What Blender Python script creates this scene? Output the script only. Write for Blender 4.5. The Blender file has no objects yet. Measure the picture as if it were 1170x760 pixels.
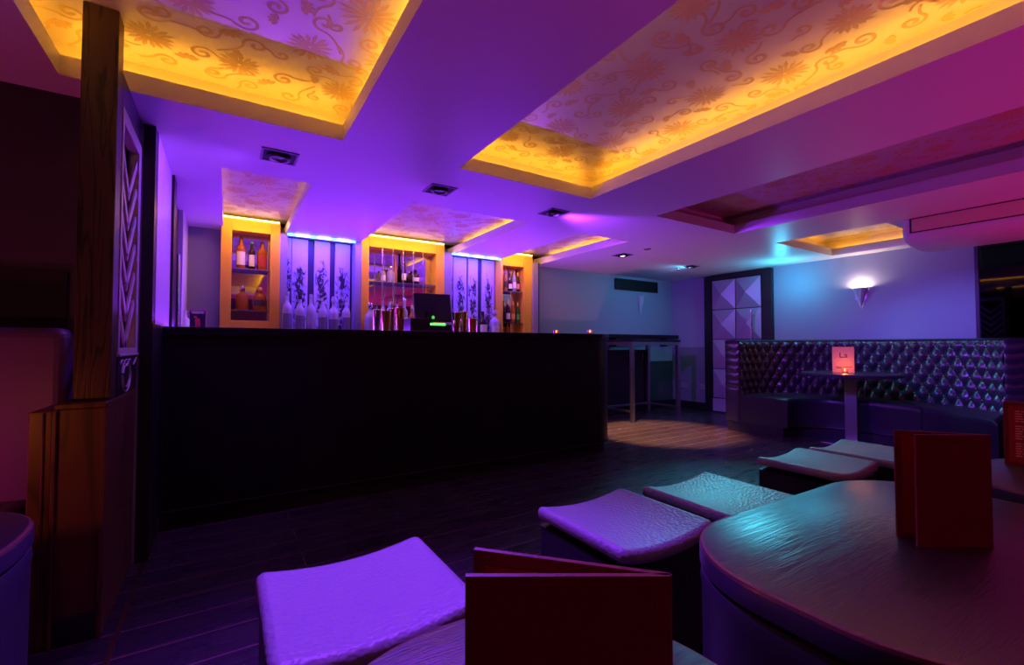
import bpy, math, random
from mathutils import Vector, Matrix
random.seed(7)
PI = math.pi
S = bpy.context.scene
COL = S.collection

# ------------------------------------------------------------------ materials
def mat(name, col, rough=0.5, metal=0.0, spec=0.5, emit=None, estr=0.0, trans=0.0, ior=1.45,
        bump=None, sheen=0.0, coat=0.0):
    m = bpy.data.materials.new(name)
    m.use_nodes = True
    nt = m.node_tree
    b = nt.nodes['Principled BSDF']
    b.inputs['Base Color'].default_value = (*col, 1)
    b.inputs['Roughness'].default_value = rough
    b.inputs['Metallic'].default_value = metal
    b.inputs['Specular IOR Level'].default_value = spec
    b.inputs['Transmission Weight'].default_value = trans
    b.inputs['IOR'].default_value = ior
    b.inputs['Coat Weight'].default_value = coat
    if sheen:
        b.inputs['Sheen Weight'].default_value = sheen
    if emit:
        b.inputs['Emission Color'].default_value = (*emit, 1)
        b.inputs['Emission Strength'].default_value = estr
    if bump:
        kind, scale, strength, dist = bump
        tc = nt.nodes.new('ShaderNodeTexCoord')
        if kind == 'noise':
            t = nt.nodes.new('ShaderNodeTexNoise'); t.inputs['Scale'].default_value = scale
            t.inputs['Detail'].default_value = 4
            out = t.outputs['Fac']
        else:
            t = nt.nodes.new('ShaderNodeTexVoronoi'); t.inputs['Scale'].default_value = scale
            t.feature = 'SMOOTH_F1'
            out = t.outputs['Distance']
        nt.links.new(tc.outputs['Object'], t.inputs['Vector'])
        bn = nt.nodes.new('ShaderNodeBump')
        bn.inputs['Strength'].default_value = strength
        bn.inputs['Distance'].default_value = dist
        nt.links.new(out, bn.inputs['Height'])
        nt.links.new(bn.outputs['Normal'], b.inputs['Normal'])
    return m

def colour_noise(m, c1, c2, scale=(1, 1, 1), nscale=4.0, detail=6, lo=0.35, hi=0.65, distort=0.0):
    """two-tone pigment mottling in object space"""
    nt = m.node_tree
    b = nt.nodes['Principled BSDF']
    tc = nt.nodes.new('ShaderNodeTexCoord')
    mp = nt.nodes.new('ShaderNodeMapping'); mp.inputs['Scale'].default_value = scale
    t = nt.nodes.new('ShaderNodeTexNoise'); t.inputs['Scale'].default_value = nscale
    t.inputs['Detail'].default_value = detail; t.inputs['Distortion'].default_value = distort
    r = nt.nodes.new('ShaderNodeValToRGB')
    r.color_ramp.elements[0].position = lo; r.color_ramp.elements[0].color = (*c1, 1)
    r.color_ramp.elements[1].position = hi; r.color_ramp.elements[1].color = (*c2, 1)
    nt.links.new(tc.outputs['Object'], mp.inputs['Vector'])
    nt.links.new(mp.outputs['Vector'], t.inputs['Vector'])
    nt.links.new(t.outputs['Fac'], r.inputs['Fac'])
    nt.links.new(r.outputs['Color'], b.inputs['Base Color'])
    return m

def floor_mat():
    m = mat('floor_planks', (.03, .026, .03), .3, spec=.8)
    nt = m.node_tree; b = nt.nodes['Principled BSDF']
    tc = nt.nodes.new('ShaderNodeTexCoord')
    mp = nt.nodes.new('ShaderNodeMapping'); mp.inputs['Location'].default_value = (-0.345, -0.1445, 0)
    br = nt.nodes.new('ShaderNodeTexBrick')
    br.offset = 0.5; br.inputs['Scale'].default_value = 1
    br.inputs['Brick Width'].default_value = 2.3
    br.inputs['Row Height'].default_value = .1745
    br.inputs['Mortar Size'].default_value = .0035
    br.inputs['Mortar Smooth'].default_value = .2
    br.inputs['Color1'].default_value = (.050, .040, .045, 1)
    br.inputs['Color2'].default_value = (.034, .027, .031, 1)
    br.inputs['Mortar'].default_value = (.26, .13, .12, 1)  # reddish joints paint in the light caught on plank bevels
    nt.links.new(tc.outputs['Object'], mp.inputs['Vector'])
    nt.links.new(mp.outputs['Vector'], br.inputs['Vector'])
    mp2 = nt.nodes.new('ShaderNodeMapping'); mp2.inputs['Scale'].default_value = (1.2, 16, 1)
    ns = nt.nodes.new('ShaderNodeTexNoise'); ns.inputs['Scale'].default_value = 3; ns.inputs['Detail'].default_value = 8
    nt.links.new(tc.outputs['Object'], mp2.inputs['Vector']); nt.links.new(mp2.outputs['Vector'], ns.inputs['Vector'])
    mx = nt.nodes.new('ShaderNodeMixRGB'); mx.blend_type = 'MULTIPLY'; mx.inputs['Fac'].default_value = .6
    nt.links.new(br.outputs['Color'], mx.inputs['Color1']); nt.links.new(ns.outputs['Color'], mx.inputs['Color2'])
    nt.links.new(mx.outputs['Color'], b.inputs['Base Color'])
    rr = nt.nodes.new('ShaderNodeMapRange')
    rr.inputs['To Min'].default_value = .16; rr.inputs['To Max'].default_value = .42
    nt.links.new(ns.outputs['Fac'], rr.inputs['Value']); nt.links.new(rr.outputs['Result'], b.inputs['Roughness'])
    b1 = nt.nodes.new('ShaderNodeBump'); b1.inputs['Strength'].default_value = .6; b1.inputs['Distance'].default_value = .003
    b1.invert = True
    nt.links.new(br.outputs['Fac'], b1.inputs['Height'])
    b2 = nt.nodes.new('ShaderNodeBump'); b2.inputs['Strength'].default_value = .25; b2.inputs['Distance'].default_value = .002
    nt.links.new(ns.outputs['Fac'], b2.inputs['Height']); nt.links.new(b1.outputs['Normal'], b2.inputs['Normal'])
    nt.links.new(b2.outputs['Normal'], b.inputs['Normal'])
    return m

def wood_mat(name, c1, c2, scale, nscale, rough, bump=.2):
    m = mat(name, c1, rough)
    nt = m.node_tree; b = nt.nodes['Principled BSDF']
    tc = nt.nodes.new('ShaderNodeTexCoord')
    mp = nt.nodes.new('ShaderNodeMapping'); mp.inputs['Scale'].default_value = scale
    n1 = nt.nodes.new('ShaderNodeTexNoise'); n1.inputs['Scale'].default_value = nscale; n1.inputs['Detail'].default_value = 2
    n1.inputs['Distortion'].default_value = .6
    mul = nt.nodes.new('ShaderNodeMath'); mul.operation = 'MULTIPLY'; mul.inputs[1].default_value = 14
    fr = nt.nodes.new('ShaderNodeMath'); fr.operation = 'PINGPONG'; fr.inputs[1].default_value = 1
    r = nt.nodes.new('ShaderNodeValToRGB')
    r.color_ramp.elements[0].position = .05; r.color_ramp.elements[0].color = (*c2, 1)
    r.color_ramp.elements[1].position = .45; r.color_ramp.elements[1].color = (*c1, 1)
    nt.links.new(tc.outputs['Object'], mp.inputs['Vector']); nt.links.new(mp.outputs['Vector'], n1.inputs['Vector'])
    nt.links.new(n1.outputs['Fac'], mul.inputs[0]); nt.links.new(mul.outputs[0], fr.inputs[0])
    nt.links.new(fr.outputs[0], r.inputs['Fac']); nt.links.new(r.outputs['Color'], b.inputs['Base Color'])
    bn = nt.nodes.new('ShaderNodeBump'); bn.inputs['Strength'].default_value = bump; bn.inputs['Distance'].default_value = .002
    nt.links.new(fr.outputs[0], bn.inputs['Height']); nt.links.new(bn.outputs['Normal'], b.inputs['Normal'])
    return m

def burl_mat():
    """pale board with a dark burl figure running up its middle (pigment, object space: x centred, z height)"""
    m = mat('burl_board', (.62, .6, .66), .45)
    nt = m.node_tree; b = nt.nodes['Principled BSDF']
    tc = nt.nodes.new('ShaderNodeTexCoord')
    sp = nt.nodes.new('ShaderNodeSeparateXYZ'); nt.links.new(tc.outputs['Object'], sp.inputs[0])
    oi = nt.nodes.new('ShaderNodeObjectInfo')
    ad = nt.nodes.new('ShaderNodeVectorMath'); ad.operation = 'MULTIPLY_ADD'
    ad.inputs[1].default_value = (1, 1, .55)
    mm = nt.nodes.new('ShaderNodeMath'); mm.operation = 'MULTIPLY'; mm.inputs[1].default_value = 37
    nt.links.new(oi.outputs['Random'], mm.inputs[0])
    nt.links.new(tc.outputs['Object'], ad.inputs[0]); nt.links.new(mm.outputs[0], ad.inputs[2])
    ns = nt.nodes.new('ShaderNodeTexNoise'); ns.inputs['Scale'].default_value = 22; ns.inputs['Detail'].default_value = 5
    ns.inputs['Distortion'].default_value = 1.6
    nt.links.new(ad.outputs[0], ns.inputs['Vector'])
    ax = nt.nodes.new('ShaderNodeMath'); ax.operation = 'ABSOLUTE'; nt.links.new(sp.outputs['X'], ax.inputs[0])
    mr = nt.nodes.new('ShaderNodeMapRange'); mr.inputs['From Min'].default_value = .015; mr.inputs['From Max'].default_value = .085
    mr.inputs['To Min'].default_value = .16; mr.inputs['To Max'].default_value = -.13
    nt.links.new(ax.outputs[0], mr.inputs['Value'])
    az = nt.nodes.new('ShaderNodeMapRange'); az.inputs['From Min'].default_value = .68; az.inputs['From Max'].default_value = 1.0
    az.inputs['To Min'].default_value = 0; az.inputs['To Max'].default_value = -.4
    nt.links.new(sp.outputs['Z'], az.inputs['Value'])
    a1 = nt.nodes.new('ShaderNodeMath'); nt.links.new(ns.outputs['Fac'], a1.inputs[0]); nt.links.new(mr.outputs[0], a1.inputs[1])
    a2 = nt.nodes.new('ShaderNodeMath'); nt.links.new(a1.outputs[0], a2.inputs[0]); nt.links.new(az.outputs[0], a2.inputs[1])
    r = nt.nodes.new('ShaderNodeValToRGB')
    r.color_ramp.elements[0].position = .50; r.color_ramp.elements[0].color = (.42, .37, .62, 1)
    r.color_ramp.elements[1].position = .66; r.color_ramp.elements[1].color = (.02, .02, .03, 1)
    nt.links.new(a2.outputs[0], r.inputs['Fac']); nt.links.new(r.outputs['Color'], b.inputs['Base Color'])
    return m

M = {}
M['ceiling'] = mat('ceiling_paint', (.78, .76, .78), .42, bump=('noise', 3.0, .12, .01))
M['cove'] = mat('cove_paint', (.8, .74, .62), .55)
M['panel'] = mat('wallpaper_silver', (.60, .57, .55), .40, metal=.35)
M['motif'] = mat('wallpaper_motif', (.58, .43, .25), .5, metal=.15)
M['wall'] = mat('wall_paint_grey', (.29, .31, .40), .55, bump=('noise', 40, .05, .002))
M['wall_dark'] = mat('wall_paint_dark', (.06, .05, .06), .6)
M['dado'] = mat('dado_paint', (.045, .048, .06), .5)
M['dado_r'] = mat('dado_paint_blue_grey', (.16, .17, .22), .5)
M['black'] = mat('black_paint', (.012, .011, .014), .35)
M['black_matt'] = mat('black_matt', (.008, .008, .009), .7)
M['floor'] = floor_mat()
M['brass'] = mat('brass_strip', (.35, .2, .12), .35, metal=1)
M['bar'] = mat('bar_panel_black', (.008, .006, .010), .35, spec=.3)
M['bartop'] = mat('bar_top_black', (.008, .007, .01), .2)
M['gold'] = mat('gold_leaf', (.80, .47, .035), .45, metal=.2, bump=('noise', 50, .1, .002))
M['mirror'] = mat('mirror_glass', (.75, .75, .78), .02, metal=1)
M['dark_mirror'] = mat('dark_mirror_glass', (.03, .03, .04), .03, metal=1)
M['shelf'] = mat('shelf_glass', (.55, .62, .68), .08, trans=.5)
M['chrome'] = mat('chrome', (.7, .7, .74), .18, metal=1)
M['steel'] = mat('brushed_steel', (.42, .41, .46), .32, metal=1)
M['amber_led'] = mat('amber_led', (0, 0, 0), .5, emit=(1, .42, .03), estr=1.0)
M['burl'] = burl_mat()
M['pilaster'] = mat('pilaster_paint', (.24, .22, .32), .5)
M['niche'] = mat('niche_back_dark', (.035, .03, .06), .5)
M['white_panel'] = mat('white_panel', (.7, .68, .74), .4)
M['post'] = wood_mat('post_wood', (.060, .032, .020), (.009, .006, .004), (12, 12, .9), 1.5, .42)
M['pedwood'] = wood_mat('pedestal_wood', (.10, .042, .02), (.05, .02, .01), (3, 3, .6), 1.4, .4, .1)
M['screen'] = mat('screen_lacquer', (.42, .4, .45), .4)
M['leather'] = mat('black_leather', (.02, .02, .024), .32, bump=('voronoi', 90, .25, .003))
M['tuft'] = mat('tufted_leather', (.035, .035, .042), .26, spec=.8, bump=('voronoi', 120, .12, .002))
M['button'] = mat('brass_button', (.7, .55, .35), .25, metal=1)
M['stool'] = mat('stool_leather_grey', (.20, .20, .22), .46, bump=('voronoi', 95, .6, .004))
M['tabletop'] = wood_mat('table_wood_black', (.020, .012, .012), (.012, .007, .008), (1.5, 26, 1), 2.2, .30, .15)
M['tabletop'].node_tree.nodes['Principled BSDF'].inputs['Specular IOR Level'].default_value = 1.0
M['tabletop'].node_tree.nodes['Principled BSDF'].inputs['Coat Weight'].default_value = .25
M['tabletop'].node_tree.nodes['Principled BSDF'].inputs['Coat Roughness'].default_value = .3
M['tablebody'] = mat('table_drum_black', (.03, .028, .036), .3)
M['rim'] = mat('worn_edge', (.16, .08, .05), .3, metal=.4)
M['menu'] = mat('menu_cover_red', (.19, .013, .018), .45, bump=('noise', 150, .15, .001))
M['menu_in'] = mat('menu_inner_red', (.32, .02, .026), .5)
M['menu_tan'] = mat('menu_card_orange', (.62, .22, .10), .6)
M['ink'] = mat('dark_ink', (.03, .008, .012), .6)
M['ink_pale'] = mat('pale_ink', (.85, .34, .30), .5)
M['door'] = mat('door_lacquer', (.34, .30, .40), .28)
M['ac'] = mat('plastic_white', (.72, .68, .7), .4)
M['acgrille'] = mat('ac_grille', (.74, .60, .38), .6, bump=('noise', 300, .3, .002))  # warm tint paints in amber light from the coffer
M['sconce'] = mat('sconce_plaster', (.42, .42, .50), .45)
M['whitepl'] = mat('socket_plate', (.5, .5, .52), .35, metal=.6)
M['bulb'] = mat('bulb_glow', (0, 0, 0), .5, emit=(1, .82, .66), estr=14)
M['flame'] = mat('flame', (0, 0, 0), .5, emit=(1, .42, .1), estr=30)
M['wax'] = mat('wax', (.8, .6, .4), .5)
M['cup'] = mat('cup_glass', (.8, .5, .35), .1, trans=.7)
M['poster'] = mat('poster_navy', (.01, .012, .04), .4)
M['poster_red'] = mat('poster_red', (.6, .03, .08), .5)
M['poster_white'] = mat('poster_white', (.8, .8, .85), .5)
M['plastic'] = mat('pos_plastic', (.012, .012, .014), .35)
M['green'] = mat('green_display', (0, 0, 0), .5, emit=(.1, 1, .12), estr=2.2)
M['blue_led'] = mat('blue_led', (0, 0, 0), .5, emit=(.06, .42, 1), estr=9)
M['white_led'] = mat('white_led', (0, 0, 0), .5, emit=(.9, .85, .75), estr=8)
M['warm_led'] = mat('warm_led', (0, 0, 0), .5, emit=(1, .62, .16), estr=7)

# ------------------------------------------------------------------ mesh builder
class MB:
    def __init__(s): s.v = []; s.f = []; s.m = []
    def quad(s, a, b, c, d, m=0):
        i = len(s.v); s.v += [tuple(a), tuple(b), tuple(c), tuple(d)]; s.f.append((i, i+1, i+2, i+3)); s.m.append(m); return s
    def box(s, x0, x1, y0, y1, z0, z1, m=0):
        i = len(s.v)
        s.v += [(x0,y0,z0),(x1,y0,z0),(x1,y1,z0),(x0,y1,z0),(x0,y0,z1),(x1,y0,z1),(x1,y1,z1),(x0,y1,z1)]
        for q in ((0,3,2,1),(4,5,6,7),(0,1,5,4),(1,2,6,5),(2,3,7,6),(3,0,4,7)):
            s.f.append(tuple(i+k for k in q)); s.m.append(m)
        return s
    def prism(s, poly, z0, z1, m=0, mside=None, caps=True):
        n = len(poly); i = len(s.v)
        s.v += [(x, y, z0) for x, y in poly] + [(x, y, z1) for x, y in poly]
        if caps:
            s.f.append(tuple(range(i+n-1, i-1, -1))); s.m.append(m)
            s.f.append(tuple(range(i+n, i+2*n))); s.m.append(m)
        for k in range(n):
            j = (k+1) % n
            s.f.append((i+k, i+j, i+n+j, i+n+k)); s.m.append(m if mside is None else mside)
        return s
    def rings(s, rings, m=0, closed=True, cap0=False, cap1=False):
        """list of rings of equal count -> skin"""
        n = len(rings[0]); i = len(s.v)
        for r in rings: s.v += [tuple(p) for p in r]
        mm = m if isinstance(m, (list, tuple)) else [m]*(len(rings)-1)
        for a in range(len(rings)-1):
            for k in range(n if closed else n-1):
                j = (k+1) % n
                s.f.append((i+a*n+k, i+a*n+j, i+(a+1)*n+j, i+(a+1)*n+k)); s.m.append(mm[a])
        if cap0: s.f.append(tuple(range(i+n-1, i-1, -1))); s.m.append(mm[0])
        if cap1: s.f.append(tuple(range(i+(len(rings)-1)*n, i+len(rings)*n))); s.m.append(mm[-1])
        return s
    def lathe(s, prof, n=16, c=(0,0,0), m=0):
        rg = [[(c[0]+r*math.cos(2*PI*k/n), c[1]+r*math.sin(2*PI*k/n), c[2]+z) for k in range(n)] for r, z in prof]
        return s.rings(rg, m, True, prof[0][0] > 1e-4, prof[-1][0] > 1e-4)
    def tube(s, pts, r, n=8, m=0):
        pts = [Vector(p) for p in pts]; rg = []
        for i, p in enumerate(pts):
            t = (pts[min(i+1, len(pts)-1)] - pts[max(i-1, 0)]).normalized()
            a = t.cross(Vector((0,0,1)))
            if a.length < 1e-3: a = t.cross(Vector((0,1,0)))
            a.normalize(); b = t.cross(a)
            rg.append([p + (a*math.cos(2*PI*k/n) + b*math.sin(2*PI*k/n))*r for k in range(n)])
        return s.rings(rg, m, True, True, True)
    def build(s, name, mats, parent=None, smooth=None, bevel=0, loc=None, seg=2):
        me = bpy.data.meshes.new(name)
        me.from_pydata(s.v, [], s.f)
        for mm in (mats if isinstance(mats, (list, tuple)) else [mats]): me.materials.append(mm)
        me.polygons.foreach_set('material_index', s.m)
        me.update()
        import bmesh
        bm = bmesh.new(); bm.from_mesh(me)
        bmesh.ops.remove_doubles(bm, verts=bm.verts, dist=1e-5)
        bmesh.ops.recalc_face_normals(bm, faces=bm.faces)
        bm.to_mesh(me); bm.free()
        if smooth is not None:
            for p in me.polygons: p.use_smooth = True
            me.set_sharp_from_angle(angle=math.radians(smooth))
        o = bpy.data.objects.new(name, me); COL.objects.link(o)
        if parent: o.parent = parent
        if loc: o.location = loc
        if bevel:
            b = o.modifiers.new('Bevel', 'BEVEL'); b.width = bevel; b.segments = seg
            b.limit_method = 'ANGLE'; b.angle_limit = math.radians(40)
        return o

def tag(o, label, cat, group=None):
    o['label'] = label; o['category'] = cat
    if group: o['group'] = group
    return o
def thing(name, label, cat, loc=(0,0,0), rz=0, group=None):
    o = bpy.data.objects.new(name, None); COL.objects.link(o)
    o.empty_display_size = .05
    o.location = loc; o.rotation_euler = (0, 0, rz)
    return tag(o, label, cat, group)
def struct(o):
    o['kind'] = 'structure'; return o
def child_text(body, parent, loc, rot, size, m, name='lettering', ext=.0006, align='CENTER'):
    cu = bpy.data.curves.new(name, 'FONT'); cu.body = body; cu.size = size; cu.extrude = ext; cu.align_x = align
    cu.materials.append(m)
    tmp = bpy.data.objects.new(name, cu); COL.objects.link(tmp)
    me = bpy.data.meshes.new_from_object(tmp); bpy.data.objects.remove(tmp)
    o = bpy.data.objects.new(name, me); COL.objects.link(o); o.parent = parent
    o.location = loc; o.rotation_euler = rot
    return o
def rrect(hx, hy, r, n=10, cx=0, cy=0):
    out = []
    for sx, sy, a0 in ((1,1,0),(-1,1,90),(-1,-1,180),(1,-1,270)):
        for k in range(n+1):
            a = math.radians(a0 + 90*k/n)
            out.append((cx + sx*(hx-r) + r*math.cos(a), cy + sy*(hy-r) + r*math.sin(a)))
    return out
def catmull(pts, n):
    P = [Vector((*p, 0)) for p in pts]; out = []
    for i in range(len(P)-1):
        p0 = P[i-1] if i else P[0]*2-P[1]; p1 = P[i]; p2 = P[i+1]; p3 = P[i+2] if i+2 < len(P) else P[-1]*2-P[-2]
        for k in range(24):
            t = k/24
            out.append(.5*((2*p1)+(-p0+p2)*t+(2*p0-5*p1+4*p2-p3)*t*t+(-p0+3*p1-3*p2+p3)*t**3))
    out.append(P[-1])
    L = [0]
    for a, b in zip(out, out[1:]): L.append(L[-1]+(b-a).length)
    res = []; j = 0
    for k in range(n):
        d = L[-1]*k/(n-1)
        while j < len(L)-2 and L[j+1] < d: j += 1
        f = (d-L[j])/max(1e-9, L[j+1]-L[j]); res.append(out[j].lerp(out[j+1], min(1, f)))
    return res, L[-1]

# ------------------------------------------------------------------ room shell
H = 2.2; LIP = .087; PZ = 2.40
XL, XR, YF, YB = -3.2, 6.65, -2.4, 5.2
struct(MB().box(XL-.1, XR+.1, YF-.1, YB+.1, -.06, 0).build('floor', M['floor']))
struct(MB().box(-.338, -.322, -2.4, 3.28, 0, .004).build('trim_1', M['brass']))
holes = {  # x0,x1,y0,y1
 'A': (-.603, .522, -1.4, 2.555), 'B': (1.226, 2.342, -1.4, 2.566), 'C': (3.14, 4.315, -1.2, 2.61),
 'E': (5.09, 6.41, 1.62, 2.60), 'K1': (-.045, .485, 3.36, 5.2), 'K2': (1.22, 2.338, 3.38, 5.2), 'K3': (3.0, 3.66, 3.42, 5.2)}
xs = sorted(set([XL, XR] + [v for h in holes.values() for v in h[:2]]))
ys = sorted(set([YF, YB] + [v for h in holes.values() for v in h[2:]]))
mb = MB()
for i in range(len(xs)-1):
    for j in range(len(ys)-1):
        cx = (xs[i]+xs[i+1])/2; cy = (ys[j]+ys[j+1])/2
        if any(h[0] < cx < h[1] and h[2] < cy < h[3] for h in holes.values()): continue
        mb.quad((xs[i],ys[j],H),(xs[i+1],ys[j],H),(xs[i+1],ys[j+1],H),(xs[i],ys[j+1],H))
        mb.quad((xs[i],ys[j],H+LIP),(xs[i+1],ys[j],H+LIP),(xs[i+1],ys[j+1],H+LIP),(xs[i],ys[j+1],H+LIP))
for h in holes.values():
    x0,x1,y0,y1 = h
    ps = [(x0,y0),(x1,y0),(x1,y1),(x0,y1)]
    for k in range(4):
        if k == 2 and y1 == YB: continue
        a, b = ps[k], ps[(k+1)%4]
        mb.quad((*a,H),(*b,H),(*b,H+LIP),(*a,H+LIP))
# outer roof slab
mb.quad((XL,YF,2.6),(XR,YF,2.6),(XR,YB,2.6),(XL,YB,2.6))
ceiling = struct(mb.build('ceiling', M['ceiling']))

def ribbon(mb, pts, w, z, m=1):
    for i in range(len(pts)-1):
        a = Vector(pts[i]); b = Vector(pts[i+1]); d = (b-a)
        if d.length < 1e-6: continue
        n = Vector((-d.y, d.x)).normalized()
        wa = w[i]; wb = w[i+1]
        zz = z-.00004*(i % 9)
        mb.quad((*(a+n*wa),zz),(*(b+n*wb),zz),(*(b-n*wb),zz),(*(a-n*wa),zz),m)
def motif_sheet(mb, x0, x1, y0, y1, z, seed):
    rnd = random.Random(seed)
    def inside(p): return x0 < p[0] < x1 and y0 < p[1] < y1
    def spiral(cx, cy, r, a0, sgn, turns=1.35, tail=.6):
        pts = []; w = []
        N = 26
        for k in range(N+1):
            t = k/N; a = a0 + sgn*turns*2*PI*t; rr = r*(.12+.88*t)
            pts.append((cx+rr*math.cos(a), cy+rr*math.sin(a))); w.append(.006+.004*(1-t))
        ex = a0 + sgn*turns*2*PI; tx, ty = -math.sin(ex)*sgn, math.cos(ex)*sgn
        nx, ny = math.cos(ex), math.sin(ex)
        lx, ly = pts[-1]
        for k in range(1, 13):
            t = k/12*r*2.2*tail
            pts.append((lx+tx*t+nx*t*t*1.3/r*.45, ly+ty*t+ny*t*t*1.3/r*.45)); w.append(.0055)
        keep = [(p, q) for p, q in zip(pts, w)]
        run = []; rw = []
        for p, q in keep:
            if inside(p): run.append(p); rw.append(q)
            else:
                if len(run) > 1: ribbon(mb, run, rw, z)
                run = []; rw = []
        if len(run) > 1: ribbon(mb, run, rw, z)
    def mum(cx, cy, r):
        for ly, (ra, rb, n) in enumerate(((.30,1,17),(.08,.55,11))):
            for k in range(n):
                a = 2*PI*(k+.5*ly)/n + rnd.uniform(-.05,.05); rr = r*rb*rnd.uniform(.85,1.05)
                ca, sa = math.cos(a), math.sin(a)
                p = [(r*ra,-.003),(rr*.72,-.0105),(rr,0),(rr*.72,.0105),(r*ra,.003)]
                q = [(cx+u*ca-v*sa, cy+u*sa+v*ca) for u, v in p]
                if all(inside(t) for t in q):
                    i = len(mb.v); mb.v += [(t[0],t[1],z-.0002*ly) for t in q]; mb.f.append(tuple(range(i,i+5))); mb.m.append(1)
    def leaf(cx, cy, r, a):
        for s in range(5):
            aa = a+(s-2)*.55; q = []
            for k in range(8):
                t = 2*PI*k/8; u = r*(.55+.42*math.cos(t)); v = r*.2*math.sin(t)
                q.append((cx+u*math.cos(aa)-v*math.sin(aa), cy+u*math.sin(aa)+v*math.cos(aa)))
            if all(inside(t) for t in q):
                i = len(mb.v); mb.v += [(t[0],t[1],z-.00015*(s+1)) for t in q]; mb.f.append(tuple(range(i,i+8))); mb.m.append(1)
    T = .40; j = 0
    y = y0+.02
    while y < y1+.1:
        i = 0; x = x0 + (.2 if j % 2 else .0)
        while x < x1+.2:
            jx, jy = x+rnd.uniform(-.04,.04), y+rnd.uniform(-.04,.04)
            mum(jx, jy, rnd.uniform(.085,.125))
            a = rnd.uniform(0, 2*PI)
            spiral(jx+.19, jy+.02, .052, a, 1); spiral(jx+.05, jy+.17, .045, a+2, -1)
            spiral(jx+.23, jy+.17, .05, a+4, -1, 1.2, .9); spiral(jx-.1, jy+.13, .035, a+1, 1, 1.1, .5)
            leaf(jx+.13, jy+.11, .055, a+1); leaf(jx+.30, jy-.06, .045, a+3)
            x += T; i += 1
        y += T*.82; j += 1

def coffer(key, led, ext=.14, motif=True, pz=PZ):
    x0,x1,y0,y1 = holes[key]; e = ext
    X0,X1,Y0 = x0-e, x1+e, y0-e
    Y1 = y1+e if y1 < YB else YB
    z = H+LIP+.001
    m = MB()
    for a, b in (((X0,Y0),(X1,Y0)),((X1,Y0),(X1,Y1)),((X1,Y1),(X0,Y1)),((X0,Y1),(X0,Y0))):
        m.quad((*a,z),(*b,z),(*b,pz+.02),(*a,pz+.02))
    m.build('cove_side', M['cove'], ceiling)
    p = MB().box(X0,X1,Y0,Y1,pz,pz+.02)
    if motif: motif_sheet(p, X0+.01, X1-.01, Y0+.01, min(Y1-.01, 6), pz-.0006, sum(map(ord, key)))
    p.build('wallpaper_panel', [M['panel'], M['motif']], ceiling)
    if led:
        g = e-.035; t = .02
        s = MB()
        s.box(x0-g-t, x0-g, y0, y1 if y1 < YB else 4.95, z, z+.012); s.box(x1+g, x1+g+t, y0, y1 if y1 < YB else 4.95, z, z+.012)
        if y1 < YB: s.box(x0, x1, y1+g, y1+g+t, z, z+.012)
        mm = mat('amber_led_'+key, (0,0,0), .5, emit=(1,.40,.022), estr=led)
        s.build('led_strip', mm, ceiling)
coffer('A', 15); coffer('B', 15); coffer('C', 0); coffer('E', 7)
for k in ('K1', 'K2', 'K3'): coffer(k, 9, pz=2.335)

# walls
struct(MB().box(-.42, XR+.1, YB, YB+.1, 0, 2.6).build('wall_back', M['wall']))
struct(MB().box(XR, XR+.1, YF, YB, 0, 2.6).build('wall_right', M['wall']))
struct(MB().box(XL-.1, XL, YF, 2.75, 0, 2.6).build('wall_left', M['wall_dark']))
struct(MB().box(XL-.1, XR+.1, YF-.1, YF, 0, 2.6).build('wall_front', M['wall_dark']))
struct(MB().box(XL, -.54, 2.75, 2.85, 0, 2.2).build('wall_booth', M['wall_dark']))
struct(MB().box(XL, -.60, 2.725, 2.75, 1.15, 1.40).build('trim_2', M['black_matt']))
# left partition beside the bar
struct(MB().box(-.42, -.37, 2.9, YB, 0, 2.2).build('wall_partition', M['wall']))
struct(MB().box(-.54, -.42, 2.75, 2.9, 0, 2.2).build('trim_3', M['black_matt']))
struct(MB().box(-.37, -.322, 2.9, 2.905, 0, 2.2).box(-.37, -.322, 2.9, 3.0, 0, 2.2).build('trim_4', M['black']))
struct(MB().box(-.37, -.3175, 2.899, 3.282, 0, 1.188).build('trim_14', M['black']))
struct(MB().box(-.37, -.32, 3.0, 3.68, 0, 2.2).build('wall_white_panel', M['white_panel']))
struct(MB().box(-.37, -.305, 3.68, 3.84, 0, 2.2).build('trim_5', M['black']))
d = struct(MB().box(-.37, -.352, 3.84, 4.6, 0, 2.2).build('door_2', M['black'], bevel=.003))
mb = MB().tube([(-.325,4.32,1.0),(-.325,4.32,1.78)], .012, 10)
mb.tube([(-.353,4.32,1.1),(-.325,4.32,1.1)], .008, 8); mb.tube([(-.353,4.32,1.7),(-.325,4.32,1.7)], .008, 8)
mb.build('door_handle', M['chrome'], d, smooth=40)
struct(MB().box(-.37, -.32, 4.6, YB, 0, 2.2).build('wall_side_return', M['white_panel']))
# dados and baseboards
struct(MB().box(3.58, XR, 5.185, YB, 0, .80).build('trim_6', M['dado']))
struct(MB().box(6.635, XR, 4.52, 5.185, 0, 1.04).build('trim_7', M['dado_r']))
struct(MB().box(3.6, 6.62, 5.165, 5.185, 0, .13).build('baseboard_back', M['black'], bevel=.004))
struct(MB().box(6.615, 6.635, 4.52, 5.165, 0, .13).build('baseboard_right', M['black'], bevel=.004))
# corner edge where the back bar recess ends
struct(MB().box(3.50, 3.585, 4.98, YB, 0, H).build('trim_8', M['pilaster'], bevel=.003))
struct(MB().box(3.585, 3.60, 4.98, YB, 0, H).build('trim_9', M['black_matt']))

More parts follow.
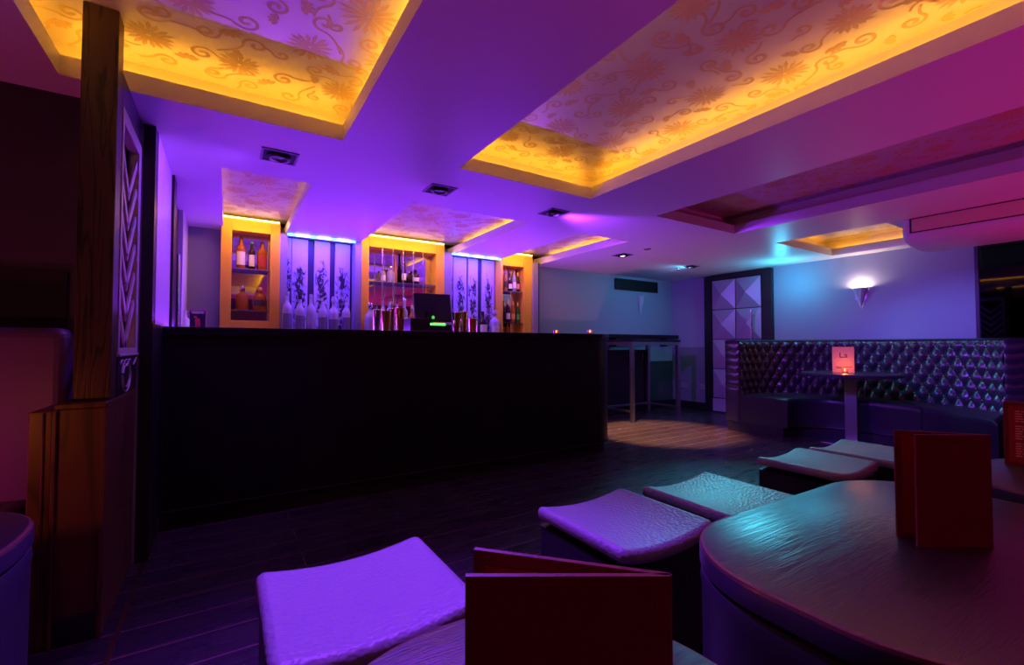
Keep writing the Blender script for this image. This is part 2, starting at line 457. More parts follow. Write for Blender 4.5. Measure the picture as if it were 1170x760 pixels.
# quilted door on the right wall
dr = struct(MB().box(6.60, 6.65, 3.58, 4.40, .02, 2.12).build('door_1', M['black']))
mb = MB()
for ry0, ry1 in ((3.99, 4.385), (3.595, 3.99)):
    for z0, z1 in ((1.635, 2.105), (1.165, 1.635), (.70, 1.165), (.235, .70)):
        g = .006; X = 6.598; A = (6.525, (ry0+ry1)/2, (z0+z1)/2)
        c = [(X,ry0+g,z0+g),(X,ry1-g,z0+g),(X,ry1-g,z1-g),(X,ry0+g,z1-g)]
        for k in range(4):
            i = len(mb.v); mb.v += [c[k], c[(k+1)%4], A]; mb.f.append((i,i+1,i+2)); mb.m.append(0)
mb.box(6.59, 6.60, 3.595, 4.385, .03, .23)
mb.build('quilted_panel', M['door'], dr)
MB().box(6.585, 6.65, 4.40, 4.52, 0, 2.185).box(6.585, 6.65, 3.44, 3.58, 0, 2.185).box(6.585, 6.65, 3.58, 4.40, 2.12, 2.185).build('door_frame', M['black'], dr, bevel=.004)
mb = MB().tube([(6.47,3.675,1.02),(6.47,3.675,1.6)], .016, 12)
mb.tube([(6.47,3.675,1.1),(6.6,3.675,1.1)], .010, 8); mb.tube([(6.47,3.675,1.52),(6.6,3.675,1.52)], .010, 8)
mb.build('pull_handle', M['chrome'], dr, smooth=40)
MB().box(6.54, 6.65, 3.58, 4.40, 0.001, .018).build('threshold', M['chrome'], dr)

# edge strip and dark mirror at the far right
struct(MB().box(6.628, 6.65, 1.343, 1.375, 0, H).build('trim_10', M['black'], bevel=.003))
t = thing('mirror_panel', 'tall dark mirrored wall panel behind the right end of the tufted sofa', 'mirror', (6.64, .3, 0))
MB().box(-.006, .008, -1.9, 1.04, 0.01, H-.005).build('mirror_glass', M['dark_mirror'], t)
MB().box(-.012, -.006, -.32, -.31, 0.02, H-.01).build('joint_strip', M['black'], t)

# ------------------------------------------------------------------ ceiling fittings
def downlight(x, y, w, d, label, lit=False, rnd=False):
    t = thing('ceiling_downlight', label, 'downlight', (x, y, H), 0, 'recessed ceiling downlights')
    if not rnd:
        MB().box(-w/2-.012, w/2+.012, -d/2-.012, -d/2, -.006, 0).box(-w/2-.012, w/2+.012, d/2, d/2+.012, -.006, 0)\
          .box(-w/2-.012, -w/2, -d/2, d/2, -.006, 0).box(w/2, w/2+.012, -d/2, d/2, -.006, 0).build('trim_frame', M['pilaster'] , t)
        MB().box(-w/2, w/2, -d/2, d/2, -.002, -.0005).build('recess', M['black_matt'], t)
        MB().lathe([(.06,-.0025),(.066,-.010),(.058,-.022),(.044,-.020),(.036,-.008)], 20).build('lamp_ring', M['plastic'], t, smooth=40)
        MB().lathe([(.036,-.0025),(.034,-.010),(.0001,-.016)], 16).build('lamp_lens', M['bulb'] if lit else M['black'], t, smooth=60)
    else:
        MB().lathe([(.045,0),(.045,-.006),(.032,-.012),(.030,-.003)], 20).build('trim_frame', M['chrome'], t, smooth=40)
        MB().lathe([(.03,-.003),(.0001,-.005)], 16).build('lamp_lens', M['whitepl'], t, smooth=60)
    return t
downlight(.248, 2.975, .17, .17, 'square black downlight in the ceiling, nearest the wooden post')
downlight(1.283, 3.0, .17, .17, 'square black downlight in the ceiling, between the two big glowing coffers')
downlight(2.322, 3.003, .17, .17, 'square black downlight in the ceiling, third in the row from the wooden post')
downlight(4.155, 3.975, .17, .17, 'lit downlight glowing white in the ceiling beyond the bar end', lit=True)
downlight(4.125, 3.56, 0, 0, 'small round unlit downlight in the ceiling close to the lit one', rnd=True)
downlight(5.58, 4.02, .16, .12, 'small dark downlight in the ceiling near the quilted door')
t = thing('ceiling_sprinkler', 'tiny dark sprinkler head on the ceiling near the quilted door', 'sprinkler', (5.52, 4.2, H))
MB().lathe([(.03,0),(.03,-.006),(.012,-.01),(.012,-.03)], 12).build('escutcheon', M['steel'], t, smooth=40)
MB().lathe([(.022,-.03),(.022,-.034)], 12).build('deflector', M['plastic'], t, smooth=40)

# air conditioner under the ceiling
t = thing('ceiling_air_conditioner', 'long white ceiling air conditioner with rounded underside at upper right', 'air conditioner', (5.12, .45, H))
prof = [(0,-.001),(.0,-.03),(0,-.128),(.012,-.165),(.06,-.20),(.16,-.226),(.40,-.240),(.62,-.225),(.66,-.18),(.66,-.001)]
rings = []
for y, s in ((0,.93),(.03,1),(1.04,1),(1.07,.93)):
    rings.append([(.33+(px-.33)*s, y, pz*s if pz < -.01 else pz) for px, pz in prof])
MB().rings(rings, 0, True, True, True).build('body', M['ac'], t, smooth=35)
MB().box(-.008, .004, .03, 1.0, -.122, -.010).build('grille_panel', M['acgrille'], t, bevel=.003)
mb = MB(); mb.box(-.003, .01, 1.0, 1.014, -.126, -.004).box(-.003, .01, .02, 1.014, -.131, -.122).box(-.003, .01, .02, 1.014, -.010, -.003)
mb.build('shadow_gap', M['black_matt'], t)

# ------------------------------------------------------------------ bar counter
def bar_poly(off):
    x0, y0, y1 = -.316, 3.284-off, 3.95
    r = (y1-y0)/2; cx = 3.09; cy = (y0+y1)/2
    pts = [(x0, y1), (x0, y0)]
    for k in range(25):
        a = -PI/2 + PI*k/24
        pts.append((cx+(r)*math.cos(a), cy+r*math.sin(a)))
    return pts
bar = thing('bar_counter', 'long black bar counter with rounded right end in front of the lit back bar', 'bar counter', (0,0,0))
MB().prism(bar_poly(-.02), .10, 1.135).build('front_panel', M['bar'], bar, smooth=30)
MB().prism(bar_poly(-.06), 0, .10).build('kick_plate', M['black_matt'], bar, smooth=30)
MB().prism(bar_poly(.0), 1.135, 1.187).build('counter_top', M['bartop'], bar, smooth=30, bevel=.004)
MB().tube([(x, y, .11) for x, y in bar_poly(-.012)[1:]], .006, 6).build('foot_trim', M['black'], bar, smooth=60)

# back counter
t = thing('back_counter', 'black counter along the back wall carrying the bottles behind the bar', 'counter', (0,0,0))
MB().box(-.30, 3.50, 4.62, 5.19, 1.10, 1.15).build('worktop', M['bartop'], t, bevel=.003)
MB().box(-.30, 3.50, 4.66, 5.19, 0, 1.10).build('cabinet_body', M['bar'], t)

# pilasters and niche backs (setting)
for n, (a, b, mm) in enumerate(((.437,.50,'pilaster'),(1.165,1.228,'pilaster'),(2.205,2.305,'pilaster'),(3.03,3.045,'pilaster'))):
    if n == 3: continue
    struct(MB().box(a, b, 5.0, 5.19, 1.15, H).build('trim_%d' % (11+n), M[mm], bevel=.003))

# gold cabinets
def gold_cabinet(x0, x1, ox0, ox1, oz0, oz1, shelves, label, posts=()):
    y0 = 5.0; D = .185; xc = x0; zt = 2.285
    t = thing('display_cabinet', label, 'display cabinet', (x0, y0, 1.15), 0, 'gold framed display cabinets of the back bar')
    w = x1-x0; a = ox0-x0; b = ox1-x0; c = oz0-1.15; e = oz1-1.15; h = zt-1.15
    f = MB().box(0,a,0,D,0,h).box(b,w,0,D,0,h).box(a,b,0,D,0,c).box(a,b,0,D,e,h)
    f.box(b+.004, b+.016, -.008, 0, 0, h-.02)
    f.build('frame', M['gold'], t, bevel=.003)
    MB().box(a, b, D-.012, D-.006, c, e).build('mirror_back', M['mirror'], t)
    for z in shelves:
        s = MB().box(a+.002, b-.002, .03, D-.014, z-1.15-.008, z-1.15).build('glass_shelf', M['shelf'], t, bevel=.002)
        MB().box(a+.002, b-.002, .022, .03, z-1.15-.008, z-1.15).build('shelf_edge', M['chrome'], s)
    for px in posts:
        MB().tube([(px-x0, .013, c+.001), (px-x0, .013, e-.001)], .005, 8).build('shelf_post', M['chrome'], t, smooth=60)
    MB().box(.01, w-.01, -.012, .004, h, h+.013).build('led_strip', M['warm_led'], t)
    return t
gold_cabinet(-.06, .437, .028, .350, 1.312, 2.17, (1.815, 1.415), 'narrow gold framed display cabinet at the left end of the back bar')
gold_cabinet(1.228, 2.205, 1.31, 2.10, 1.17, 2.165, (1.79,), 'wide gold framed mirrored cabinet in the middle of the back bar', posts=(1.46, 1.58, 1.70, 1.82, 1.94))
gold_cabinet(3.00, 3.50, 3.03, 3.36, 1.24, 2.12, (1.79, 1.375), 'gold framed champagne cabinet at the right end of the back bar')

# niches: back panel + burl boards
def niche(x0, x1, boards, label):
    t = thing('niche_panelling', label, 'wall panelling', (x0, 5.19, 1.15), 0, 'violet lit board niches of the back bar')
    MB().box(0, x1-x0, -.012, 0, 0, H-1.15).build('back_panel', M['niche'], t)
    for a, b in boards:
        xc = (a+b)/2-x0; hw = (b-a)/2
        MB().box(-hw, hw, -.028, 0, 0, H-1.16).build('burl_board', M['burl'], t, bevel=.003, loc=(xc, -.013, 0))
    s = MB().box(.004, x1-x0-.004, -.19, -.16, H-1.15-.014, H-1.15-.001).build('blue_led_strip', M['blue_led'], t)
    for k in range(3):
        a = (x1-x0)*(.12+.30*k)
        MB().box(a, a+.13, -.197, -.190, H-1.15-.016, H-1.15-.003).build('led_lens', M['white_led'], s)
niche(.50, 1.165, ((.503,.553),(.558,.712),(.775,.932),(.985,1.142)), 'violet lit niche of pale burl boards behind six bottles, left of the wide mirror')
niche(2.305, 3.00, ((2.325,2.385),(2.393,2.578),(2.60,2.74),(2.80,2.985)), 'violet lit niche of pale burl boards between the wide mirror and champagne cabinet')

# ------------------------------------------------------------------ bottles
def glassmat(name, col, tr=.45, rough=.12):
    if name not in M: M[name] = mat(name, col, rough, trans=tr)
    return M[name]
PROF = {
 'spirit': ([(.001,0),(.92,0),(1,.02),(1,.60),(.9,.68),(.42,.76),(.36,.80),(.36,.90)], (.40,.90,1.0), (.12,.52)),
 'champagne': ([(.001,0),(.95,0),(1,.03),(1,.50),(.86,.60),(.46,.74),(.34,.84),(.34,.88)], (.38,.80,1.0), (.16,.42)),
 'decanter': ([(.001,0),(.95,0),(1,.03),(1,.55),(.88,.66),(.34,.74),(.30,.80),(.36,.82)], (.30,.82,1.0), (.2,.45)),
 'slim': ([(.001,0),(.95,0),(1,.02),(.92,.40),(.55,.62),(.42,.75),(.42,.94)], (.5,.94,1.0), (.1,.3)),
 'pourer': ([(.001,0),(.95,0),(1,.02),(1,.58),(.85,.68),(.35,.80),(.33,.88)], (.2,.88,1.0), (.15,.5)),
}
def bottle(kind, x, y, z, r, h, glass, cap, lab, label, group):
    pr, (cr, c0, c1), (l0, l1) = PROF[kind]
    t = thing('bottle', label, 'bottle', (x, y, z), 0, group)
    MB().lathe([(a*r, b*h) for a, b in pr], 14).build('glass_body', glass, t, smooth=50)
    cp = [(cr*r, c0*h), (cr*r, c1*h-.004), (cr*r*.7, c1*h)]
    if kind == 'pourer': cp = [(cr*r*1.5, c0*h), (cr*r*1.5, c0*h+.01), (cr*r*.8, c0*h+.012), (cr*r*.6, c1*h)]
    if kind == 'decanter': cp = [(.2*r, c0*h), (.42*r, (c0+.04)*h), (.48*r, (c0+.1)*h), (.3*r, c1*h)]
    MB().lathe(cp, 12).build('cap', cap, t, smooth=50)
    if lab is not None:
        rr = r*1.012; n = 9; rg = []
        for zz in (l0*h, l1*h):
            rg.append([(rr*math.cos(-PI/2+(-1.1+2.2*k/n)), rr*math.sin(-PI/2+(-1.1+2.2*k/n)), zz) for k in range(n+1)])
        MB().rings(rg, 0, False).build('paper_label', lab, t, smooth=60)
    return t
whisky = glassmat('glass_whisky', (.55,.16,.02)); dark = glassmat('glass_dark', (.03,.012,.02), .2)
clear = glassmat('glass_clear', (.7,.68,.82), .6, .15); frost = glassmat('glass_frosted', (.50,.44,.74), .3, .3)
green = glassmat('glass_green', (.03,.16,.03), .3); pink = glassmat('glass_rose', (.6,.22,.16), .4)
L = lambda n, c: M.setdefault(n, mat(n, c, .6))
lw = L('label_white', (.7,.68,.66)); ld = L('label_dark', (.05,.03,.04)); lgd = L('label_gold', (.6,.38,.08)); lg = L('label_green', (.12,.5,.05)); lp = L('label_pink', (.7,.2,.35))
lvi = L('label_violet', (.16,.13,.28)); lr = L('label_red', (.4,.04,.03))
ck = L('cap_black', (.015,.012,.015)); cgn = L('cap_green', (.05,.4,.06)); cgd = L('cap_gold', (.7,.45,.12)); cs = M['chrome']; cpk = L('cap_foil_pink', (.6,.25,.2))
g = 'whisky bottles in the left gold cabinet'
bottle('spirit', .106, 5.10, 1.815, .039, .325, whisky, ck, lw, 'tall whisky bottle with pale label, leftmost on the top shelf of the left cabinet', g)
bottle('spirit', .197, 5.10, 1.815, .028, .285, dark, cgn, lw, 'slim dark bottle with a green cap, middle of the left cabinet top shelf', g)
bottle('spirit', .287, 5.10, 1.815, .041, .29, whisky, ck, lr, 'stocky whisky bottle with dark red label, right on the left cabinet top shelf', g)
bottle('decanter', .122, 5.10, 1.415, .055, .235, whisky, cs, None, 'square-shouldered amber whisky decanter, left on the lower shelf of the left cabinet', g)
bottle('decanter', .270, 5.10, 1.415, .058, .235, whisky, cgd, ld, 'round dark-labelled whisky decanter with gold stopper, right on the lower shelf of the left cabinet', g)
g = 'bottles in front of the left board niche'
spec = [(.503,.463,'spirit','first'),(.620,.43,'spirit','second'),(.722,.445,'spirit','third'),(.835,.425,'pourer','fourth'),(.939,.435,'decanter','fifth'),(1.067,.42,'spirit','last')]
tx = ['leftmost and tallest violet lit bottle before the left board niche', 'dark-necked second violet bottle from the left before the left board niche', 'plain clear third bottle from the left before the left board niche', 'fourth bottle from the left with a thin pourer, before the left board niche', 'round-shouldered fifth bottle with stopper before the left board niche', 'rightmost violet lit bottle before the left board niche, nearest the wide mirror']
for (x, h, k, _), s in zip(spec, tx):
    bottle(k, x, 4.97, 1.15, .044 if k != 'decanter' else .05, h, frost, ck if 'dark-necked' in s else clear, None if 'plain' in s else lvi, s, g)
g = 'bottles on the glass shelf of the wide mirror'
y = 5.09
for a in [('spirit',1.49,.03,.15,clear,ck,lw,'small dark-capped clear bottle at the left end of the wide mirror shelf'),
          ('decanter',1.580,.047,.19,clear,cs,None,'squat clear glass decanter on the wide mirror shelf'),
          ('slim',1.647,.026,.345,pink,cgd,None,'tall slim rose bottle with a gold top on the wide mirror shelf'),
          ('slim',1.733,.03,.395,dark,ck,lw,'tallest bottle on the wide mirror shelf, dark with a long black neck'),
          ('spirit',1.797,.028,.145,dark,cpk,None,'short dark bottle beside the tallest one on the wide mirror shelf'),
          ('decanter',1.874,.046,.18,dark,ck,lw,'round dark bottle with big white label at the right end of the wide mirror shelf')]:
    bottle(a[0], a[1], 5.14 if 'rose' in a[7] else y, 1.79, a[2], a[3], a[4], a[5], a[6], a[7], g)
g = 'bottles standing below the wide mirror'
for a in [('decanter',1.308,.06,.385,clear,cs,None,'rounded purple lit bottle at the left foot of the wide mirror'),
          ('pourer',1.442,.035,.435,clear,cs,lw,'bottle with steel pourer below the wide mirror, first right of the rounded bottle'),
          ('pourer',1.514,.034,.44,clear,cs,None,'unlabelled bottle with steel pourer below the wide mirror, second right of the rounded bottle'),
          ('pourer',1.605,.04,.445,clear,ck,lw,'bottle with black pourer below the wide mirror, behind the cocktail tins'),
          ('spirit',1.688,.04,.455,clear,cs,lw,'tallest clear bottle below the wide mirror, just left of the till screen'),
          ('spirit',1.775,.04,.375,pink,cs,lw,'rose coloured bottle below the wide mirror, half behind the till')]:
    bottle(a[0], a[1], 4.93, 1.15, a[2], a[3], a[4], a[5], a[6], a[7], g)
g = 'bottles in front of the right board niche'
bottle('spirit', 2.715, 4.97, 1.15, .052, .35, dark, ck, lw, 'dark bottle with pale label before the right board niche', g)
bottle('decanter', 2.885, 4.97, 1.15, .062, .37, frost, clear, lw, 'wide pale bottle before the right board niche, next to the champagne cabinet', g)
g = 'bottles in the champagne cabinet'
for a in [('champagne',3.068,1.79,.025,.115,dark,ck,None,'short dark bottle at the left of the champagne cabinet top shelf'),
          ('champagne',3.128,1.79,.034,.31,pink,cpk,ld,'rose champagne bottle with pink foil on the top shelf of the champagne cabinet'),
          ('champagne',3.200,1.79,.034,.25,dark,ck,lw,'dark wine bottle with white label on the top shelf of the champagne cabinet'),
          ('champagne',3.268,1.79,.032,.32,clear,cgd,lw,'gold foiled bottle, tallest on the top shelf of the champagne cabinet'),
          ('champagne',3.327,1.79,.026,.27,dark,cgd,lp,'dark champagne with pink label at the right of the top shelf'),
          ('spirit',3.09,1.375,.04,.29,dark,ck,None,'black bottle at the left of the champagne cabinet lower shelf'),
          ('champagne',3.165,1.375,.034,.30,dark,cgd,lw,'champagne bottle with white label and gold foil on the lower shelf of the cabinet'),
          ('champagne',3.245,1.375,.034,.29,whisky,cgd,lgd,'amber champagne bottle with gold label on the lower shelf of the cabinet'),
          ('champagne',3.325,1.375,.03,.28,green,cgd,lg,'champagne bottle with a bright green label at the right of the lower shelf')]:
    bottle(a[0], a[1], 5.10, a[2], a[3], a[4], a[5], a[6], a[7], a[8], g)
for x, s in ((3.085,'left'),(3.16,'right')):
    bottle('spirit', x, 5.1, 1.24, .03, .115, whisky, cgd, None, 'little amber bottle at the bottom of the champagne cabinet, %s of the pair' % s, g)

# cocktail tins on the bar
def tin(x, y, h, r, m, label):
    t = thing('cocktail_tin', label, 'cocktail tin', (x, y, 1.187), 0, 'cocktail shaker tins on the bar')
    o = MB().lathe([(.001,0),(r*.74,0),(r*.76,.006),(r,h-.004),(r*1.03,h),(r*.97,h),(r*.74,.02)], 18).build('tin_cup', m, t, smooth=40)
    MB().lathe([(r*.98,h-.006),(r*1.05,h-.003),(r*1.05,h),(r*.98,h+.002)], 18).build('rolled_rim', m, t, smooth=60)
tg = M.setdefault('tin_gold', mat('tin_gold', (.85,.55,.15), .2, metal=1)); ts = M['chrome']
tin(1.062, 3.80, .185, .034, ts, 'silver cocktail tin at the far left of the tins on the bar')
tin(1.143, 3.80, .18, .042, tg, 'gold cocktail tin, second from left in front of the wide mirror')
tin(1.205, 3.86, .205, .036, ts, 'silver cocktail tin behind the gold pair in front of the wide mirror')
tin(1.262, 3.80, .21, .040, tg, 'tall gold cocktail tin just left of the till')
tin(1.800, 3.80, .19, .037, tg, 'gold cocktail tin directly right of the till screen')
tin(1.877, 3.83, .20, .042, ts, 'tallest silver cocktail tin right of the till screen')
tin(1.842, 3.735, .195, .034, tg, 'slender gold tin squeezed in front of the pair right of the till')
tin(1.985, 3.83, .14, .044, tg, 'short gold cocktail tin standing alone right of the till')

# till
t = thing('point_of_sale_till', 'black till screen with a green lit display on the bar counter', 'till', (1.56, 3.85, 1.187))
MB().box(-.22, .17, -.10, .08, 0, .075).box(-.22,-.02,-.10,.08,.075,.125).build('base_unit', M['plastic'], t, bevel=.006)
o = MB().box(-.175, .175, -.018, .018, 0, .27).build('screen', M['plastic'], t, bevel=.008); o.location = (.045, .03, .105); o.rotation_euler = (math.radians(-14), 0, math.radians(-6))
MB().box(-.03,.03,.0,.05,.07,.2).build('stand', M['plastic'], t, bevel=.004)
MB().box(-.04, .105, -.104, -.10, .066, .086).build('customer_display', M['green'], t)
MB().lathe([(.001,0),(.012,0),(.014,.02),(.001,.03)], 10, (.0,-.07,.125)).build('status_lamp', mat('status_green', (0,0,0), emit=(.1,.8,.1), estr=.8), t, smooth=60)

# framed poster and small container behind the bar, left
t = thing('framed_poster', 'small navy poster with pink frame and red figure standing behind the bar', 'poster', (-.222, 4.88, 1.15))
MB().box(-.058, .058, -.004, .004, 0, .235).build('print', M['poster'], t)
MB().box(-.066, -.058, -.007, .006, 0, .243).box(.058, .066, -.007, .006, 0, .243).box(-.058, .058, -.007, .006, .235, .243).build('picture_frame', mat('frame_pink', (.55,.1,.35), .4), t)
mb = MB()
for z, a, b in ((.222,-.05,.04),(.222,.043,.05),(.209,-.042,.02),(.209,.024,.045)):
    mb.box(a, b, -.0055, -.004, z, z+.006)
mb.build('text_lines', M['poster_white'], t)
mb = MB(); mb.prism(rrect(.018,.022,.016,4),0,.0015); mb.prism(rrect(.012,.01,.009,4,-.016,.032),0,.0015); mb.prism(rrect(.008,.02,.007,4,.012,-.035),0,.0015); mb.prism(rrect(.008,.02,.007,4,-.008,-.035),0,.0015)
o = mb.build('red_figure', M['poster_red'], t); o.location = (.0, -.004, .145); o.rotation_euler = (PI/2, 0, 0)
t = thing('white_dispenser', 'small white dispenser bottle beside the navy poster behind the bar', 'dispenser', (-.305, 4.80, 1.15))
MB().lathe([(.001,0),(.028,0),(.03,.01),(.03,.15),(.012,.17),(.012,.19)], 14).build('bottle_body', M['poster_white'], t, smooth=45)
MB().lathe([(.008,.19),(.008,.21),(.014,.212),(.014,.222)], 10).build('pump', M['poster_white'], t, smooth=45)

# ------------------------------------------------------------------ left side: post, dwarf wall, fretwork screen
tag(MB().box(-.054, .054, -.04, .06, 0, 1.53).build('wooden_post', M['post'], bevel=.004, loc=(-.430, 2.34, .868)), 'dark grained wooden post rising to the ceiling at the left', 'post')
t = thing('dwarf_wall', 'low dark wood dwarf wall carrying the post and fretwork screen', 'dwarf wall', (-.46, 2.25, 0))
MB().box(-.055, .08, .0, .64, 0, .845).build('core', M['pedwood'], t, bevel=.003)
MB().box(-.06, .085, -.006, .645, .845, .866).build('capping', M['pedwood'], t, bevel=.004)
MB().box(.068, .085, -.014, -.001, 0, .845).box(-.062, -.05, -.014, -.001, 0, .845).build('edge_bead', M['pedwood'], t, bevel=.003)
MB().box(-.128, -.066, .012, .30, 0, .84).box(-.092, -.085, .004, .012, 0, .835).build('bench_end_panel', M['pedwood'], t, bevel=.006)
MB().box(-.045, .06, -.012, 0, 0, .10).build('plinth', M['black'], t, bevel=.003)

t = thing('fretwork_screen', 'pale lacquered chevron fretwork screen beside the wooden post', 'screen', (-.392, 2.403, .866))
MB().box(-.02, .018, 0, .46, 0, .165).build('base_box', M['black'], t, bevel=.004)
mb = MB()
for r in (.05, .07):
    mb.tube([(.02, .19+r*1.5*math.cos(a), .08+r*math.sin(a)) for a in [2*PI*k/24 for k in range(25)]], .003, 6)
mb.tube([(.02, .05+.38*k/14, .135+.015*math.sin(k)) for k in range(15)], .003, 6)
mb.build('highlight_ring', M['screen'], t, smooth=60)  # pale rings painted in for curved highlights on the dark base
MB().box(-.02,.026,0,.465,.165,.175).build('ledge', M['screen'], t, bevel=.002)
zt = 1.20
MB().box(-.02,.02,0,.03,.175,zt).box(-.02,.02,.40,.465,.175,zt).box(-.02,.02,.03,.40,zt-.06,zt).box(-.02,.02,.03,.40,.175,.20).build('screen_frame', M['screen'], t, bevel=.002)
MB().box(-.02,.016,0,.488,zt,1.333).build('head_beam', M['black'], t)
mb = MB()
def slat(y0, z0, y1, z1, w=.014):
    d = Vector((y1-y0, z1-z0)).normalized(); n = Vector((-d.y, d.x))*w/2
    ps = [(y0+n.x, z0+n.y), (y0-n.x, z0-n.y), (y1-n.x, z1-n.y), (y1+n.x, z1+n.y)]
    i = len(mb.v)
    mb.v += [(.006, *p) for p in ps]+[(.013, *p) for p in ps]
    for q in ((0,1,2,3),(4,5,6,7),(0,1,5,4),(1,2,6,5),(2,3,7,6),(3,0,4,7)): mb.f.append(tuple(i+k for k in q)); mb.m.append(0)
z = .205
while z < zt-.2:
    slat(.03, z+.19, .21, z, .034); slat(.40, z+.21, .19, z-.012 if z > .22 else z, .034)
    z += .135
mb.build('chevron_slats', M['screen'], t)

# left booth
t = thing('booth_bench', 'dark upholstered booth bench with magenta lit backrest at the far left', 'bench', (-1.7, 2.72, 0))
MB().box(-1.0, 1.138, -.14, 0, .40, 1.15).build('backrest', M['leather_red'] if 'leather_red' in M else mat('booth_leather', (.10,.05,.12), .45), t, bevel=.04, seg=4)
MB().box(-1.0, 1.05, -.60, -.145, .34, .47).build('seat_cushion', M['leather'], t, bevel=.03, seg=4)
MB().box(-1.0, 1.04, -.56, -.02, 0, .34).build('base', M['black_matt'], t)

# ------------------------------------------------------------------ drum tables
def drum_table(x, y, hx, hy, r, rz, label):
    t = thing('drum_table', label, 'table', (x, y, 0), rz, 'black drum tables')
    h = .65
    rg = lambda d, z: [(*p, z) for p in rrect(hx-d, hy-d, max(.02, r-d), 12)]
    mb = MB()
    mb.rings([rg(.005,h-.048), rg(0,h-.044), rg(0,h-.008)], 0)
    mb.rings([rg(0,h-.008), rg(.003,h-.002), rg(.009,h)], 1)
    mb.rings([rg(.009,h)], 0, cap1=False)
    i = len(mb.v); pts = rg(.009,h); mb.v += pts; mb.f.append(tuple(range(i,i+len(pts)))); mb.m.append(2)
    i = len(mb.v); pts = rg(.005,h-.048); mb.v += pts; mb.f.append(tuple(range(i+len(pts)-1,i-1,-1))); mb.m.append(0)
    mb.build('table_top', [M['tablebody'], M['rim'], M['tabletop']], t, smooth=35)
    mb = MB().rings([rg(.03,h-.0485), rg(.004,h-.056), rg(.001,h-.075), rg(.004,h-.10), rg(.006,.06)], 0, True, True, True)
    mb.build('drum_body', M['tablebody'], t, smooth=40)
    MB().prism(rrect(hx-.04, hy-.04, r-.04, 12), 0, .06).build('plinth', M['black_matt'], t, smooth=40)
    return t
drum_table(1.312, .375, .52, .297, .245, math.radians(-1.5), 'large black drum table with glossy worn wooden top in the right foreground')
drum_table(2.46, .16, .52, .295, .245, math.radians(-20), 'black drum table at the right edge under the red text menu')
drum_table(.284, .135, .285, .52, .28, 0, 'drum table at bottom centre, lit violet, under the nearest red menu')
drum_table(-.90, 1.46, .52, .30, .27, 0, 'dark drum table with violet rim at the lower left edge')

# ------------------------------------------------------------------ stools
def stool(x, y, w, dpt, label, rz=0, h=.46):
    t = thing('cube_stool', label, 'stool', (x, y, 0), rz, 'leather cube stools')
    N = 24; th = .05
    def zt(u): return h - .028*(1-(2*u-1)**2)
    rings = []
    # cushion: loops from the underside over rounded edges to the top
    def loop(ins, dz):
        pts = []
        hx, hy = w/2-ins, dpt/2-ins; r = max(.012, .03-ins)
        base = rrect(hx, hy, r, 4)
        # densify straight runs along x so the saddle curve shows
        out = []
        for k in range(len(base)):
            a = base[k]; b = base[(k+1)%len(base)]
            n = 14 if math.hypot(a[0]-b[0], a[1]-b[1]) > .1 else 1
            for q in range(n): out.append((a[0]+(b[0]-a[0])*q/n, a[1]+(b[1]-a[1])*q/n))
        return [(px, py, zt((px+w/2)/w)+dz) for px, py in out]
    mb = MB()
    loops = [loop(.006,-.044), loop(0,-.038), loop(0,-.020), loop(.004,-.010), loop(.012,-.003), loop(.022,0)]
    mb.rings(loops, 0)
    # top surface as a grid strip between the two y sides
    hx, hy = w/2-.022, dpt/2-.022
    for i in range(N):
        a = -hx+2*hx*i/N; b = -hx+2*hx*(i+1)/N
        for j in range(6):
            c = -hy+2*hy*j/6; d = -hy+2*hy*(j+1)/6
            q = lambda X, Y: (X, Y, zt((X+w/2)/w)+.004*(1-(Y/hy)**2)*(1-(X/hx)**2)-.0003)
            mb.quad(q(a,c), q(b,c), q(b,d), q(a,d))
    mb.build('seat_pad', M['stool'], t, smooth=60)
    MB().prism(rrect(w/2-.010, dpt/2-.010, .02, 4), .03, h-.074).build('upholstered_base', M['leather'], t, smooth=40)  # black here paints in the shade on the grey leather sides
    for sx in (-1,1):
        for sy in (-1,1):
            MB().lathe([(.018,0),(.02,.03)], 10, (sx*(w/2-.05), sy*(dpt/2-.05), 0)).build('foot', M['black_matt'], t)
    return t
stool(.310, 1.215, .47, .455, 'grey leather cube stool glowing violet, nearest, lower left of the red menu')
stool(1.248, 1.207, .46, .465, 'grey leather cube stool with violet left edge, left of the large drum table')
stool(1.785, 1.165, .46, .465, 'cube stool half hidden between the violet edged stool and the large table rim')
stool(2.735, 1.205, .46, .42, 'teal lit cube stool with shaded side, before the sofa table')
stool(3.245, 1.14, .46, .48, 'teal lit cube stool furthest right, directly behind the standing red menu')

# ------------------------------------------------------------------ menus
def menu(name, loc, a, f, b, h, label, cover, inner):
    """two leaves from a (front leaf end) to fold f to b (back leaf end), xy relative to loc"""
    t = thing('menu_holder', label, 'menu', loc, 0, 'folded menus on the tables')
    A, F, B = Vector(a), Vector(f), Vector(b)
    d1 = (F-A).normalized(); d2 = (B-F).normalized(); r = .008
    P0 = F-d1*r; P1 = F+d2*r; pts = [A]
    for k in range(9):
        u = k/8; pts.append(P0*(1-u)**2+F*2*u*(1-u)+P1*u*u)
    pts.append(B)
    th = .0025
    left, right = [], []
    for i, p in enumerate(pts):
        d = (pts[min(i+1,len(pts)-1)]-pts[max(i-1,0)]).normalized(); n = Vector((-d.y, d.x))
        left.append(p+n*th); right.append(p-n*th)
    poly = [tuple(p) for p in right]+[tuple(p) for p in reversed(left)]
    mb = MB()
    n = len(pts)
    for i in range(n-1):
        q = [right[i], right[i+1], left[i+1], left[i]]
        mb.prism([tuple(p) for p in q], 0, h)
    mb.build('cover', cover, t, smooth=35)
    return t, A, F, B
T1 = (1.312, .375, .65)
def rel(p, o): return (p[0]-o[0], p[1]-o[1])
o = (1.386, .269, .65)
